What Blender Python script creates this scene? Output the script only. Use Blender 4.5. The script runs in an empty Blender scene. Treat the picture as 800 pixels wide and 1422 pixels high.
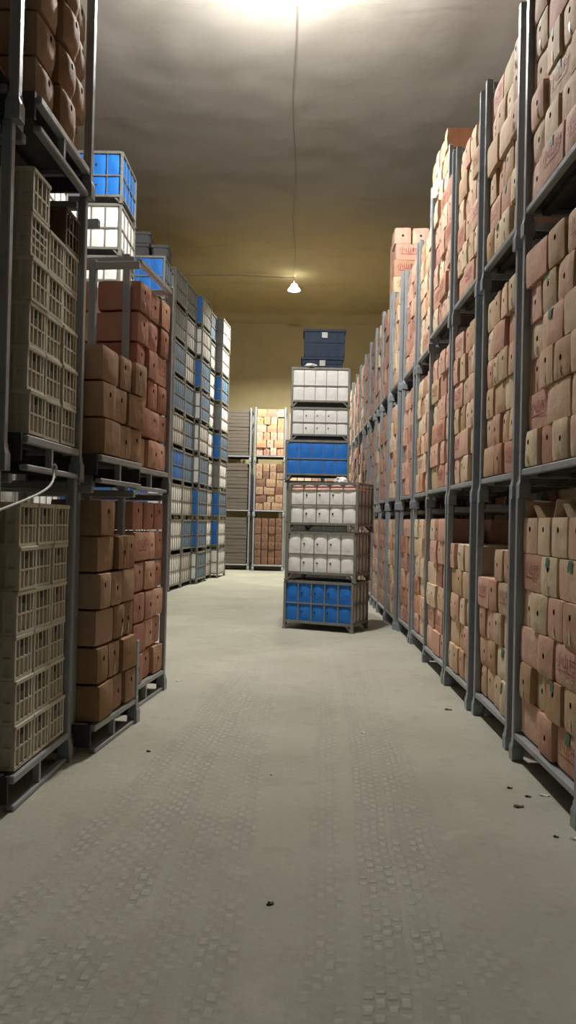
import bpy, bmesh, math, random
from mathutils import Matrix, Vector, noise as mnoise

SC = bpy.context.scene
COL = SC.collection
rnd = random.Random(11)
PI = math.pi

# ------------------------------------------------------------------ helpers
class MB:
    """collects boxes, bars, lathes and grids, then links them as one mesh"""
    def __init__(self):
        self.v, self.f, self.m, self.s, self.sharp = [], [], [], [], []
    def add(self, vs, fs, mi=0, smooth=False):
        b = len(self.v)
        self.v += [tuple(p) for p in vs]
        for f in fs:
            self.f.append(tuple(b + i for i in f)); self.m.append(mi); self.s.append(smooth)
        return b
    def box(self, x0, x1, y0, y1, z0, z1, mi=0, bev=0.0):
        if bev <= 0:
            vs = [(x0,y0,z0),(x1,y0,z0),(x1,y1,z0),(x0,y1,z0),(x0,y0,z1),(x1,y0,z1),(x1,y1,z1),(x0,y1,z1)]
            self.add(vs, [(3,2,1,0),(4,5,6,7),(0,1,5,4),(1,2,6,5),(2,3,7,6),(3,0,4,7)], mi)
            return
        bm = bmesh.new(); bmesh.ops.create_cube(bm, size=1)
        for v in bm.verts:
            v.co = Vector((x0 + (v.co.x+.5)*(x1-x0), y0 + (v.co.y+.5)*(y1-y0), z0 + (v.co.z+.5)*(z1-z0)))
        bmesh.ops.bevel(bm, geom=bm.edges[:], offset=bev, segments=1, affect='EDGES')
        self.bm(bm, mi)
    def bm(self, bm, mi=0, smooth=False):
        bm.verts.index_update()
        self.add([v.co[:] for v in bm.verts], [[v.index for v in f.verts] for f in bm.faces], mi, smooth); bm.free()
    def bar(self, a, b, w, h=None, mi=0, up=(0,0,1)):
        """rectangular bar from a to b"""
        a, b = Vector(a), Vector(b); h = h or w
        d = (b-a).normalized(); u = Vector(up)
        if abs(d.dot(u)) > .98: u = Vector((0,1,0))
        s = d.cross(u).normalized(); u = s.cross(d)
        vs = [p + s*(i*w/2) + u*(j*h/2) for p in (a, b) for i, j in ((-1,-1),(1,-1),(1,1),(-1,1))]
        self.add(vs, [(0,1,2,3),(7,6,5,4),(0,4,5,1),(1,5,6,2),(2,6,7,3),(3,7,4,0)], mi)
    def tube(self, pts, r, n=8, mi=0):
        pts = [Vector(p) for p in pts]; vs, fs = [], []
        for i, p in enumerate(pts):
            d = (pts[min(i+1,len(pts)-1)] - pts[max(i-1,0)]).normalized()
            u = Vector((0,0,1)) if abs(d.z) < .95 else Vector((1,0,0))
            s = d.cross(u).normalized(); u = s.cross(d)
            for k in range(n):
                a = 2*PI*k/n; vs.append(p + s*math.cos(a)*r + u*math.sin(a)*r)
        for i in range(len(pts)-1):
            for k in range(n):
                fs.append((i*n+k, i*n+(k+1)%n, (i+1)*n+(k+1)%n, (i+1)*n+k))
        fs.append(tuple(range(n-1,-1,-1))); fs.append(tuple((len(pts)-1)*n+k for k in range(n)))
        self.add(vs, fs, mi, True)
    def lathe(self, prof, n=32, mi=0, close=False):
        vs, fs = [], []
        for r, z in prof:
            for k in range(n):
                a = 2*PI*k/n; vs.append((r*math.cos(a), r*math.sin(a), z))
        for i in range(len(prof)-1):
            for k in range(n):
                fs.append((i*n+k, i*n+(k+1)%n, (i+1)*n+(k+1)%n, (i+1)*n+k))
        if close:
            fs.append(tuple(range(n-1,-1,-1))); fs.append(tuple((len(prof)-1)*n+k for k in range(n)))
        self.add(vs, fs, mi, True)
    def mesh(self, name, mats=()):
        me = bpy.data.meshes.new(name); me.from_pydata(self.v, [], self.f)
        for m in mats: me.materials.append(m)
        me.polygons.foreach_set('material_index', self.m); me.polygons.foreach_set('use_smooth', self.s)
        me.update(); return me

def put(name, me, parent=None, M=None, mat=None):
    o = bpy.data.objects.new(name, me); COL.objects.link(o)
    if parent: o.parent = parent
    if M is not None:
        if isinstance(M, Matrix): o.matrix_local = M
        else: o.location = M
    if mat:
        o.material_slots[0].link = 'OBJECT'; o.material_slots[0].material = mat
    return o
def tag(o, label=None, cat=None, group=None, kind=None):
    if label: o['label'] = label
    if cat: o['category'] = cat
    if group: o['group'] = group
    if kind: o['kind'] = kind
    return o
def empty(name, M):
    o = bpy.data.objects.new(name, None); COL.objects.link(o); o.matrix_world = M; o.empty_display_size = .1
    return o
def T(x, y, z, rz=0):
    return Matrix.Translation((x,y,z)) @ Matrix.Rotation(rz, 4, 'Z')
ORD = ['bottom','second','third','fourth','fifth','sixth','seventh','eighth','ninth','tenth']
NTH = ['first','second','third','fourth','fifth','sixth','seventh','eighth','ninth','tenth','eleventh','twelfth','thirteenth']

# ------------------------------------------------------------------ materials
def mat(name, col, rough=.6, metal=0.0, spec=.5):
    m = bpy.data.materials.new(name); m.use_nodes = True
    b = m.node_tree.nodes['Principled BSDF']
    b.inputs['Base Color'].default_value = (*col, 1); b.inputs['Roughness'].default_value = rough
    b.inputs['Metallic'].default_value = metal; b.inputs['Specular IOR Level'].default_value = spec
    return m, m.node_tree, b
class N:
    """terse node builder"""
    def __init__(self, nt): self.nt = nt
    def new(self, t, **kw):
        n = self.nt.nodes.new(t)
        for k, v in kw.items(): setattr(n, k, v)
        return n
    def lk(self, a, b): self.nt.links.new(a, b)
    def inp(self, sock, v):
        if hasattr(v, 'default_value') or hasattr(v, 'is_linked'): self.lk(v, sock)
        else: sock.default_value = v
    def m(self, op, a, b=0.0, c=0.0, clamp=False):
        n = self.new('ShaderNodeMath', operation=op, use_clamp=clamp)
        for i, x in enumerate((a, b, c)): self.inp(n.inputs[i], x)
        return n.outputs[0]
    def mix(self, fac, a, b, blend='MIX'):
        n = self.new('ShaderNodeMix', data_type='RGBA', blend_type=blend)
        self.inp(n.inputs['Factor'], fac)
        for k, x in ((6, a), (7, b)):
            if isinstance(x, tuple): n.inputs[k].default_value = (*x, 1)
            else: self.lk(x, n.inputs[k])
        return n.outputs[2]
    def noise(self, vec, scale, detail=3, rough=.55, dist=0.0):
        n = self.new('ShaderNodeTexNoise'); n.inputs['Scale'].default_value = scale
        n.inputs['Detail'].default_value = detail; n.inputs['Roughness'].default_value = rough; n.inputs['Distortion'].default_value = dist
        if vec is not None: self.lk(vec, n.inputs['Vector'])
        return n.outputs['Fac']
    def ramp(self, v, lo, hi, a=0.0, b=1.0):
        n = self.new('ShaderNodeMapRange'); n.clamp = True
        self.inp(n.inputs[0], v); n.inputs[1].default_value = lo; n.inputs[2].default_value = hi
        n.inputs[3].default_value = a; n.inputs[4].default_value = b
        return n.outputs[0]
    def bump(self, h, strength, dist, bsdf):
        n = self.new('ShaderNodeBump'); n.inputs['Strength'].default_value = strength; n.inputs['Distance'].default_value = dist
        self.lk(h, n.inputs['Height']); self.lk(n.outputs[0], bsdf.inputs['Normal'])
    def objvec(self, shift=True, scale=(1,1,1)):
        tc = self.new('ShaderNodeTexCoord'); mp = self.new('ShaderNodeMapping'); mp.inputs['Scale'].default_value = scale
        self.lk(tc.outputs['Object'], mp.inputs['Vector'])
        if not shift: return mp.outputs[0], None
        oi = self.new('ShaderNodeObjectInfo')
        k = self.m('MULTIPLY', oi.outputs['Random'], 57.0)
        cb = self.new('ShaderNodeCombineXYZ'); self.lk(k, cb.inputs[0]); self.lk(k, cb.inputs[1]); self.lk(k, cb.inputs[2])
        self.lk(cb.outputs[0], mp.inputs['Location'])
        return mp.outputs[0], oi.outputs['Random']

def cardboard(name, base, wash, amount, dark=.75):
    m, nt, b = mat(name, base, .78, 0, .25); n = N(nt)
    vec, r = n.objvec()
    big = n.noise(vec, 3.2, 3, .6)
    c = n.mix(n.ramp(big, .5-amount*.32, .62-amount*.2), base, wash)
    st, _ = n.objvec(True, (14, 14, 1.3))                    # vertical scuffs
    c = n.mix(n.m('MULTIPLY', n.ramp(n.noise(st, 1.6, 4), .52, .78), .5), c, tuple(x*.62 for x in base))
    c = n.mix(n.m('MULTIPLY', n.ramp(n.noise(vec, 9, 4, .7), .60, .72), .42), c, tuple(x*.5 for x in base))
    hv = n.new('ShaderNodeHueSaturation'); n.lk(c, hv.inputs['Color'])
    n.lk(n.ramp(r, 0, 1, .80, 1.16), hv.inputs['Value']); n.lk(n.ramp(r, 0, 1, 1.08, .86), hv.inputs['Saturation'])
    n.lk(hv.outputs[0], b.inputs['Base Color'])
    n.bump(n.noise(vec, 7, 4), .45, .025, b)
    return m
KRAFT = cardboard('cardboard_kraft', (.60,.44,.265), (.58,.385,.24), .4)
PALE = cardboard('cardboard_pale', (.66,.535,.35), (.62,.455,.30), .35)
PINK = cardboard('cardboard_pink', (.62,.435,.295), (.58,.325,.23), .6)
RED = cardboard('cardboard_reddish', (.46,.255,.175), (.41,.195,.135), .5)
BROWN = cardboard('cardboard_brown', (.40,.26,.145), (.36,.22,.13), .4)
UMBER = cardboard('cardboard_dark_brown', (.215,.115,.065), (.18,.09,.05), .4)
AMBER = cardboard('cardboard_amber', (.56,.32,.14), (.55,.24,.12), .5)
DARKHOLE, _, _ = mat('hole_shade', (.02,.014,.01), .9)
INK, _, _ = mat('red_print', (.34,.05,.05), .7)
GREEN, _, _ = mat('green_print', (.06,.16,.09), .7)
TAPE, _, _ = mat('packing_tape', (.58,.46,.30), .25)

def steel(name, col, rough, rust):
    m, nt, b = mat(name, col, rough, .25, .5); n = N(nt)
    vec, r = n.objvec()
    f = n.ramp(n.noise(vec, 6, 5, .65), .52, .72)
    c = n.mix(n.m('MULTIPLY', f, rust), col, (.10,.065,.045))
    n.lk(c, b.inputs['Base Color'])
    n.lk(n.ramp(n.noise(vec, 11, 3), .3, .7, rough-.1, rough+.15), b.inputs['Roughness'])
    return m
STEEL = steel('grey_blue_steel', (.30,.335,.36), .38, .35)
RAILM = steel('worn_rail_steel', (.34,.36,.37), .42, .3)
DECKM = steel('dark_deck_steel', (.05,.05,.05), .7, .6)
BINM = steel('olive_grey_bin_steel', (.20,.20,.175), .5, .55)

def fabric(name, col, dirt):
    m, nt, b = mat(name, col, .62, 0, .35); n = N(nt)
    vec, r = n.objvec()
    c = n.mix(n.m('MULTIPLY', n.ramp(n.noise(vec, 4, 4, .6), .5, .75), .35), col, dirt)
    n.lk(c, b.inputs['Base Color']); n.bump(n.noise(vec, 9, 3), .35, .02, b)
    return m
WHITE = fabric('white_liner', (.80,.80,.78), (.56,.52,.47))
BEIGE = fabric('beige_liner', (.52,.50,.46), (.37,.34,.29))
BLUE = fabric('blue_liner', (.015,.16,.56), (.02,.12,.40))
SLATE = fabric('slate_blue_liner', (.11,.19,.29), (.08,.13,.20))
GREYL = fabric('grey_liner', (.19,.195,.195), (.13,.13,.13))
FILM = fabric('pink_film', (.70,.46,.42), (.45,.24,.20))
VENT, _, _ = mat('vent_dark', (.03,.03,.03), .9)
CREAM = fabric('cream_plastic', (.60,.56,.45), (.36,.32,.24))
CRATEBR = fabric('brown_plastic', (.13,.085,.05), (.07,.05,.03))
NAVY = fabric('navy_plastic', (.008,.022,.05), (.008,.015,.03))
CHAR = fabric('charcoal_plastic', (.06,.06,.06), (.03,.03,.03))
TRAYM = fabric('grey_brown_tray', (.13,.11,.088), (.09,.075,.06))
PLATE, _, _ = mat('pale_plate', (.45,.45,.42), .5)
BAGM, _, _ = mat('white_film_bag', (.85,.85,.85), .35)
PAPER, _, _ = mat('scrap_paper', (.74,.70,.62), .8)
DIRTM, _, _ = mat('scrap_dark', (.09,.07,.055), .9)
CORDM, _, _ = mat('white_cord', (.74,.74,.68), .6)
WIREM, _, _ = mat('grey_wire', (.24,.215,.15), .7)

# ------------------------------------------------------------------ the setting
ZC, YB, XL, XR, YF = 8.95, 27.4, -7.0, 4.6, -5.0
def foam(name, a, b, c):
    m, nt, bs = mat(name, a, .93, 0, .1); n = N(nt)
    g = n.new('ShaderNodeNewGeometry'); sep = n.new('ShaderNodeSeparateXYZ'); n.lk(g.outputs['Position'], sep.inputs[0])
    pos = g.outputs['Position']
    f = n.noise(pos, .35, 4, .6)
    zone = n.ramp(n.m('ADD', sep.outputs['Y'], n.m('MULTIPLY', f, 5.0)), 18.8, 22.5)   # grey tone gives way to yellow towards the far end
    col = n.mix(zone, a, b)
    col = n.mix(n.m('MULTIPLY', n.ramp(n.noise(pos, 1.3, 5, .65), .42, .7), .25), col, c)
    # sprayed pass edges across the hall
    w = n.m('ADD', sep.outputs['Y'], n.m('MULTIPLY', n.noise(pos, 1.1, 3), .9))
    line = n.ramp(n.m('ABSOLUTE', n.m('SUBTRACT', n.m('FRACT', n.m('MULTIPLY', w, .31)), .5)), .0, .03, 1, 0)
    col = n.mix(n.m('MULTIPLY', line, n.ramp(n.noise(pos, .8, 2), .45, .6, 0, .22)), col, tuple(x*.55 for x in c))
    n.lk(col, bs.inputs['Base Color'])
    h = n.m('ADD', n.noise(pos, 1.2, 4, .55), n.m('MULTIPLY', n.noise(pos, 6, 3), .25))
    n.bump(h, .16, .08, bs)
    return m
FOAM = foam('sprayed_foam', (.345,.325,.29), (.43,.365,.20), (.26,.235,.17))

def floor_material():
    m, nt, b = mat('dusty_concrete', (.42,.40,.35), .85, 0, .25); n = N(nt)
    g = n.new('ShaderNodeNewGeometry'); sep = n.new('ShaderNodeSeparateXYZ'); pos = g.outputs['Position']
    n.lk(pos, sep.inputs[0]); X, Y = sep.outputs[0], sep.outputs[1]
    big, mid, fine = n.noise(pos, .8, 4, .6), n.noise(pos, 3.2, 5, .65), n.noise(pos, 26, 4, .6)
    c = n.mix(n.ramp(big, .35, .68), (.342,.335,.268), (.43,.424,.35))
    c = n.mix(n.m('MULTIPLY', n.ramp(mid, .52, .66), .40), c, (.27,.25,.205))
    c = n.mix(n.m('MULTIPLY', n.ramp(mid, .44, .33), .40), c, (.50,.485,.43))
    c = n.mix(n.m('MULTIPLY', n.ramp(fine, .56, .72), .22), c, (.24,.22,.18))
    wob = n.m('MULTIPLY', n.m('SUBTRACT', n.noise(pos, .7, 2), .5), .10)
    tot = None; trd = None
    warp = n.m('MULTIPLY', n.m('SUBTRACT', n.noise(pos, 9, 2), .5), .022); warp2 = n.m('MULTIPLY', n.m('SUBTRACT', n.noise(pos, 7, 2), .5), .05)
    #      x at Y=2, slope, curve, half width, strength
    tracks = [(-1.30,.165,-.008,.085,.9),(-1.02,.135,-.007,.085,.7),(-.80,.085,-.003,.085,1.),(-.52,.04,.0,.085,.6),(-.27,.012,.0,.08,.7),
              (.10,.055,-.002,.08,.6),(.30,.085,-.006,.09,1.),(.50,.085,-.008,.09,1.),(.78,-.02,.006,.08,.6)]
    for i, (x0, s, k, w, st) in enumerate(tracks):
        y2 = n.m('SUBTRACT', Y, 2.0)
        cx = n.m('ADD', n.m('MULTIPLY', y2, s), n.m('MULTIPLY', n.m('MULTIPLY', y2, y2), k))
        t = n.m('ADD', n.m('SUBTRACT', n.m('SUBTRACT', X, cx), x0), wob)
        mask = n.ramp(n.m('ABSOLUTE', t), w*.8, w*1.15, st, 0)
        tw = n.m('ADD', t, warp)
        row = n.m('FLOOR', n.m('MULTIPLY', tw, 1/.042))
        ph = n.m('ADD', n.m('MULTIPLY', n.m('ADD', Y, warp2), 1/(.082+.007*(i % 3))), n.m('MULTIPLY', row, .5))
        rid = n.m('ABSOLUTE', n.m('SUBTRACT', n.m('FRACT', ph), .5))
        colgap = n.m('ABSOLUTE', n.m('SUBTRACT', n.m('FRACT', n.m('MULTIPLY', tw, 1/.042)), .5))
        cell = n.new('ShaderNodeTexWhiteNoise', noise_dimensions='3D'); cb = n.new('ShaderNodeCombineXYZ')
        n.lk(n.m('FLOOR', ph), cb.inputs[0]); n.lk(row, cb.inputs[1]); cb.inputs[2].default_value = i*3.1; n.lk(cb.outputs[0], cell.inputs['Vector'])
        blk = n.m('MULTIPLY', n.m('MULTIPLY', n.ramp(rid, .14, .30), n.ramp(colgap, .47, .32)), n.ramp(cell.outputs['Value'], .15, .8, .1, 1))   # a raised lug
        lug = n.m('MULTIPLY', mask, blk)
        tot = mask if tot is None else n.m('MAXIMUM', tot, mask)
        trd = lug if trd is None else n.m('MAXIMUM', trd, lug)
    fade = n.m('MULTIPLY', n.ramp(Y, 7.2, 11, 1, 0), n.ramp(n.noise(pos, 2.3, 4, .6), .34, .56, .25, 1))
    tot, trd = n.m('MULTIPLY', tot, fade), n.m('MULTIPLY', trd, fade)
    c = n.mix(n.m('MULTIPLY', tot, .45), c, (.285,.275,.23))
    c = n.mix(n.m('MULTIPLY', trd, .55), c, (.50,.49,.43))
    n.lk(c, b.inputs['Base Color'])
    h = n.m('ADD', n.m('MULTIPLY', trd, .5), n.m('ADD', n.m('MULTIPLY', mid, .5), n.m('MULTIPLY', fine, .35)))
    n.bump(h, .6, .02, b)
    return m
FLOORM = floor_material()

def plane(name, vs, m):
    mb = MB(); mb.add(vs, [(0,1,2,3)]); return tag(put(name, mb.mesh(name, [m])), kind='structure')
fl = MB(); fl.box(XL-.3, XR+.3, YF-.3, YB+.3, -.2, 0)
tag(put('floor', fl.mesh('floor', [FLOORM])), kind='structure')
# lumpy sprayed ceiling that rounds into the walls
cv = MB(); nx, ny = 70, 160; vs, fs = [], []
for j in range(ny+1):
    for i in range(nx+1):
        x = XL-.2 + (XR-XL+.4)*i/nx; y = YF-.2 + (YB-YF+.4)*j/ny
        e = min(x-XL, XR-x, YB-y)
        z = ZC + .05*mnoise.noise(Vector((x*.5, y*.5, 3))) + .025*mnoise.noise(Vector((x*1.7, y*1.7, 9)))
        if e < .6: z -= .28*(1-max(e,0)/.6)**2
        vs.append((x,y,z))
for j in range(ny):
    for i in range(nx):
        a = j*(nx+1)+i; fs.append((a, a+nx+1, a+nx+2, a+1))
cv.add(vs, fs, 0, True)
cv.box(XL-.3, XR+.3, YF-.3, YB+.3, ZC+.15, ZC+.3)
tag(put('ceiling', cv.mesh('ceiling', [FOAM])), kind='structure')
for nm, b in (('wall_back',(XL-.3,XR+.3,YB,YB+.3)),('wall_left',(XL-.3,XL,YF,YB)),('wall_right',(XR,XR+.3,YF,YB)),('wall_front',(XL-.3,XR+.3,YF-.3,YF))):
    w = MB(); w.box(*b, 0, ZC+.2); tag(put(nm, w.mesh(nm, [FOAM])), kind='structure')

# ------------------------------------------------------------------ cartons
CH = .25            # carton height
NW, WW = .262, .385 # narrow and long face widths
def bulge(x, z, w, h, b):
    return -b*max(0, 1-(2*x/w)**4)*max(0, 1-(2*(z/h-.5))**4)
def carton_body(w, d, h, hole, b, seed):
    """bulging cardboard box, front at y=0, hand hole cut through the front"""
    r = random.Random(seed); n = 6
    vs, idx, fs = [], {}, []
    sk = [(r.uniform(-.008,.008), r.uniform(-.006,.006)) for _ in range(8)]
    def P(i, j, k):
        if (i,j,k) in idx: return idx[i,j,k]
        a, c, e = i/n, j/n, k/n
        x, y, z = (a-.5)*w, c*d, e*h
        fx, fy, fz = 1-(2*a-1)**4, 1-(2*c-1)**4, 1-(2*e-1)**4
        nz = mnoise.noise(Vector((x*9+seed*7, y*9, z*9)))
        if j == 0: y += -b*fx*fz - .004*nz*fx*fz
        if j == n: y += b*.3*fx*fz
        if i == 0: x -= min(b*.22,.004)*fy*fz
        if i == n: x += min(b*.22,.004)*fy*fz
        if k == n: z += -.004 + .003*nz
        q = (i > n/2) + 2*(j > n/2)
        x += sk[q][0]*e; y += sk[q][1]*e                       # a slightly racked box
        edge = (i in (0,n)) + (j in (0,n)) + (k in (0,n))
        if edge >= 2:                                           # rounded, worn edges
            s = .005 if edge == 3 else .0015
            x -= math.copysign(s, a-.5)*(i in (0,n)); y -= math.copysign(s, c-.5)*(j in (0,n)); z -= math.copysign(s*.6, e-.5)*(k in (0,n))
        idx[i,j,k] = len(vs); vs.append((x,y,z)); return idx[i,j,k]
    cu = None
    if hole:
        hi, hk = hole
        ring = [(hi-1,hk-1),(hi,hk-1),(hi+1,hk-1),(hi+1,hk),(hi+1,hk+1),(hi,hk+1),(hi-1,hk+1),(hi-1,hk)]
    for a in range(n):
        for c in range(n):
            if not (hole and hi-1 <= a < hi+1 and hk-1 <= c < hk+1):
                fs.append((P(a,0,c),P(a+1,0,c),P(a+1,0,c+1),P(a,0,c+1)))
            fs.append((P(a,n,c),P(a,n,c+1),P(a+1,n,c+1),P(a+1,n,c)))
            fs.append((P(0,a,c),P(0,a,c+1),P(0,a+1,c+1),P(0,a+1,c)))
            fs.append((P(n,a,c),P(n,a+1,c),P(n,a+1,c+1),P(n,a,c+1)))
            fs.append((P(a,c,0),P(a,c+1,0),P(a+1,c+1,0),P(a+1,c,0)))
            fs.append((P(a,c,n),P(a+1,c,n),P(a+1,c+1,n),P(a,c+1,n)))
    cup = None
    if hole:
        outer = [P(p,0,q) for p, q in ring]
        c0 = Vector(vs[outer[0]]).lerp(Vector(vs[outer[4]]), .5)
        rr = .0175; inner = []
        for k in range(8):
            an = -3*PI/4 + k*PI/4
            inner.append(len(vs)); vs.append((c0.x+math.cos(an)*rr, c0.y, c0.z+math.sin(an)*rr*1.15))
        for k in range(8): fs.append((outer[k], outer[(k+1)%8], inner[(k+1)%8], inner[k]))
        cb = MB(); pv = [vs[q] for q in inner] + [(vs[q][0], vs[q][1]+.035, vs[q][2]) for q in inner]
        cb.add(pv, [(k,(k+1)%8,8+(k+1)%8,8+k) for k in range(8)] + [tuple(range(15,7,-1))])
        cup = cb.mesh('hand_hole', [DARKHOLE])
    mb = MB(); mb.add(vs, fs, 0, True)
    me = mb.mesh('carton', [KRAFT])
    inv = {v:k for k,v in idx.items()}
    sh = me.attributes.new('sharp_edge', 'BOOLEAN', 'EDGE')
    for e in me.edges:
        A, B = inv.get(e.vertices[0]), inv.get(e.vertices[1])
        if A and B and sum(1 for q in range(3) if A[q] == B[q] and A[q] in (0,n)) >= 2: sh.data[e.index].value = True
    return me, cup

def glyphs(body, size):
    cu = bpy.data.curves.new('glyphs', 'FONT'); cu.body = body; cu.size = size; cu.align_x = 'CENTER'; cu.resolution_u = 2
    o = bpy.data.objects.new('glyphs', cu); COL.objects.link(o)
    dg = bpy.context.evaluated_depsgraph_get()
    me = bpy.data.meshes.new_from_object(o.evaluated_get(dg))
    out = [v.co.copy() for v in me.vertices], [tuple(p.vertices) for p in me.polygons]
    bpy.data.objects.remove(o); bpy.data.curves.remove(cu); bpy.data.meshes.remove(me)
    return out
GV, GF = glyphs('小山村', .098)
def print_mesh(w, h, b, dx=0.0):
    mb = MB()
    def on(x, z): return (x, bulge(x, z, w, h, b) - .004 - .25*b*0, z)
    mb.add([on(v.x+dx, v.y + h*.46) for v in GV], GF)
    r = random.Random(4); x = -.125
    while x < .12:
        k = r.uniform(.008,.02); z = h*.33
        mb.add([on(x+dx,z), on(x+k+dx,z), on(x+k+dx,z+.014), on(x+dx,z+.014)], [(0,1,2,3)]); x += k + .006
    return mb.mesh('printed_mark', [INK])
def patch_mesh(w, h, b, x0, x1, z0, z1, name, m, seed):
    """a small strip lying on the bulged front"""
    mb = MB(); r = random.Random(seed); k = 4; vs = []
    for q in range(k+1):
        z = z0+(z1-z0)*q/k; j = r.uniform(-.006,.006)
        for x in (x0+j, x1+r.uniform(-.006,.006)): vs.append((x, bulge(x,z,w,h,b)-.0035, z))
    mb.add(vs, [(2*q,2*q+1,2*q+3,2*q+2) for q in range(k)]); return mb.mesh(name, [m])
def flap_mesh(w, d, h, side, ang):
    mb = MB(); l = d*.45; t = .004
    if side == 'y':   # hinged along the front edge, leaning inward
        a = Vector((0, math.cos(ang), math.sin(ang)))
        p = [Vector((-w*.48,.004,h-.008)), Vector((w*.48,.004,h-.008))]; p += [p[1]+a*.15, p[0]+a*.14]
        nn = Vector((0,-math.sin(ang),math.cos(ang)))*t
    else:
        s = 1 if side == 'r' else -1
        a = Vector((-s*math.cos(ang), 0, math.sin(ang)))
        p = [Vector((s*w*.47,.01,h-.008)), Vector((s*w*.47,d*.96,h-.008))]; p += [p[1]+a*.13, p[0]+a*.125]
        nn = Vector((s*math.sin(ang),0,math.cos(ang)))*t
    vs = p + [q+nn for q in p]
    mb.add(vs, [(0,1,2,3),(7,6,5,4),(0,4,5,1),(1,5,6,2),(2,6,7,3),(3,7,4,0)]); return mb.mesh('flap', [KRAFT])

NVAR, WVAR = [], []
for k in range(7):
    b = .003 + .0016*k; hole = [(3,4),(3,3),(3,4),(3,4),(3,3),(2,4),(4,3)][k]
    body, cup = carton_body(NW, WW, CH, hole, b, k+1)
    x = (hole[0]/6-.5)*NW
    strip = patch_mesh(NW, CH, b, x-.012, x+.012, .01, .085, 'tape_strip', TAPE, k)
    gm = patch_mesh(NW, CH, b, -.035, .02, CH*.72, CH*.97, 'green_mark', GREEN, k)
    NVAR.append(dict(body=body, cup=cup, tape=strip, green=gm, w=NW, d=WW))
for k in range(5):
    b = .003 + .002*k
    body, _ = carton_body(WW, NW, CH, None, b, 31+k)
    WVAR.append(dict(body=body, cup=None, ink=print_mesh(WW, CH, b), green=patch_mesh(WW, CH, b, -.04, .03, CH*.68, CH*.97, 'green_mark', GREEN, 50+k), w=WW, d=NW))
SACK = []                                                       # the limp, sagging cartons at the top left
for k in range(3):
    body, cup = carton_body(NW, WW, CH, (3,4), .028+.007*k, 71+k); SACK.append(dict(body=body, cup=cup, tape=None, w=NW, d=WW))
FLAPN = [flap_mesh(NW, WW, CH, 'r', .75), flap_mesh(NW, WW, CH, 'l', 1.15)]

PLAN = []        # every carton the photograph could show, sorted later by how large it shows
def carton(M, var, sx, color, where, flags=''):
    p = M @ Vector((0, .0, CH*.5)); PLAN.append(dict(M=M, var=var, sx=sx, col=color, where=where, fl=flags, p=p))

def pick(pal):
    t = rnd.random(); acc = 0
    for c, w in pal:
        acc += w
        if t <= acc: return c
    return pal[-1][0]
CNAME = {}
for k_, v_ in (('tan',KRAFT),('pale',PALE),('pinkish',PINK),('reddish',RED),('brown',BROWN),('amber',AMBER),('dark brown',UMBER)): CNAME[v_] = k_

def fill_rows(M, x0, x1, z0, rows, pal, place, yoff=.03, ch=CH, jit=.022, sack=False, fillers=True, D=1.0, pink_w=.35):
    """rows of cartons seen from the front, first row at the bottom; N narrow end, W long side, O open, _ gap"""
    for r, row in enumerate(rows):
        tot = sum({'N':NW,'O':NW,'_':NW,'W':WW,'w':WW}[c] for c in row)
        s = (x1-x0-.018*(len(row)-1))/tot
        x = x0; col = 0
        for c in row:
            w = (WW if c in 'Ww' else NW)*s
            if c == '_': x += w+.018; continue
            narrow = c in 'NO'
            var = rnd.choice(SACK if sack else (NVAR if narrow else WVAR))
            colr = pick(pal)
            if not narrow and rnd.random() < pink_w and colr in (KRAFT, PALE): colr = PINK
            yy = yoff + rnd.uniform(-jit, jit) + (.0 if narrow else -.004)
            L = M @ T(x+w/2, yy, z0+r*ch, rnd.gauss(0,.022) if not sack else rnd.gauss(0,.03))
            carton(L, var, s*.985, colr, (place, r, col, len(row)), ('O' if c == 'O' else '') )
            x += w+.018; col += 1
    if fillers:                                                   # the cartons behind the front ones, hardly seen
        for r, row in enumerate(rows):
            if '_' in row: continue
            y = yoff+WW+(.14 if sack else .115 if yoff == .02 else .07)
            while y + NW < D-.03:
                for q in range(3):
                    w = (x1-x0)/3
                    FILL.append((M @ T(x0+w*(q+.5), y, z0+r*ch), w/WW*.97, pick(pal)))
                y += NW+.02
FILL = []

# ------------------------------------------------------------------ steel post pallets
CACHE = {}
def cached(key, fn):
    if key not in CACHE: CACHE[key] = fn()
    return CACHE[key]
PW = .056
def _post(h):
    mb = MB(); mb.box(-PW/2, PW/2, -PW/2, PW/2, .06, h, bev=.006)
    return mb.mesh('post', [STEEL])
def _foot():
    mb = MB(); vs, fs = [], []
    for z, s in ((0,.040),(.09,.040),(.12,.031),(.145,.030)):
        for a, b in ((-1,-1),(1,-1),(1,1),(-1,1)): vs.append((a*s, b*s, z))
    for k in range(3):
        for q in range(4): fs.append((4*k+q, 4*k+(q+1)%4, 4*k+4+(q+1)%4, 4*k+4+q))
    fs += [(3,2,1,0),(12,13,14,15)]; mb.add(vs, fs); return mb.mesh('foot', [STEEL])
def _rail(L, w, h, bev=.006):
    mb = MB(); mb.box(0, L, -w/2, w/2, 0, h, bev=bev); return mb.mesh('rail', [RAILM])
def _deck(L, D):
    mb = MB(); mb.box(.05, L-.05, .05, D-.05, .19, .205)
    for k in range(4):
        y = .15+(D-.3)*k/3; mb.box(.05, L-.05, y-.03, y+.03, .145, .19)
    return mb.mesh('deck', [DECKM])
def _plate(D):
    mb = MB(); mb.box(-.012, .012, .0, D, .05, .205); return mb.mesh('end_plate', [DECKM])
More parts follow.
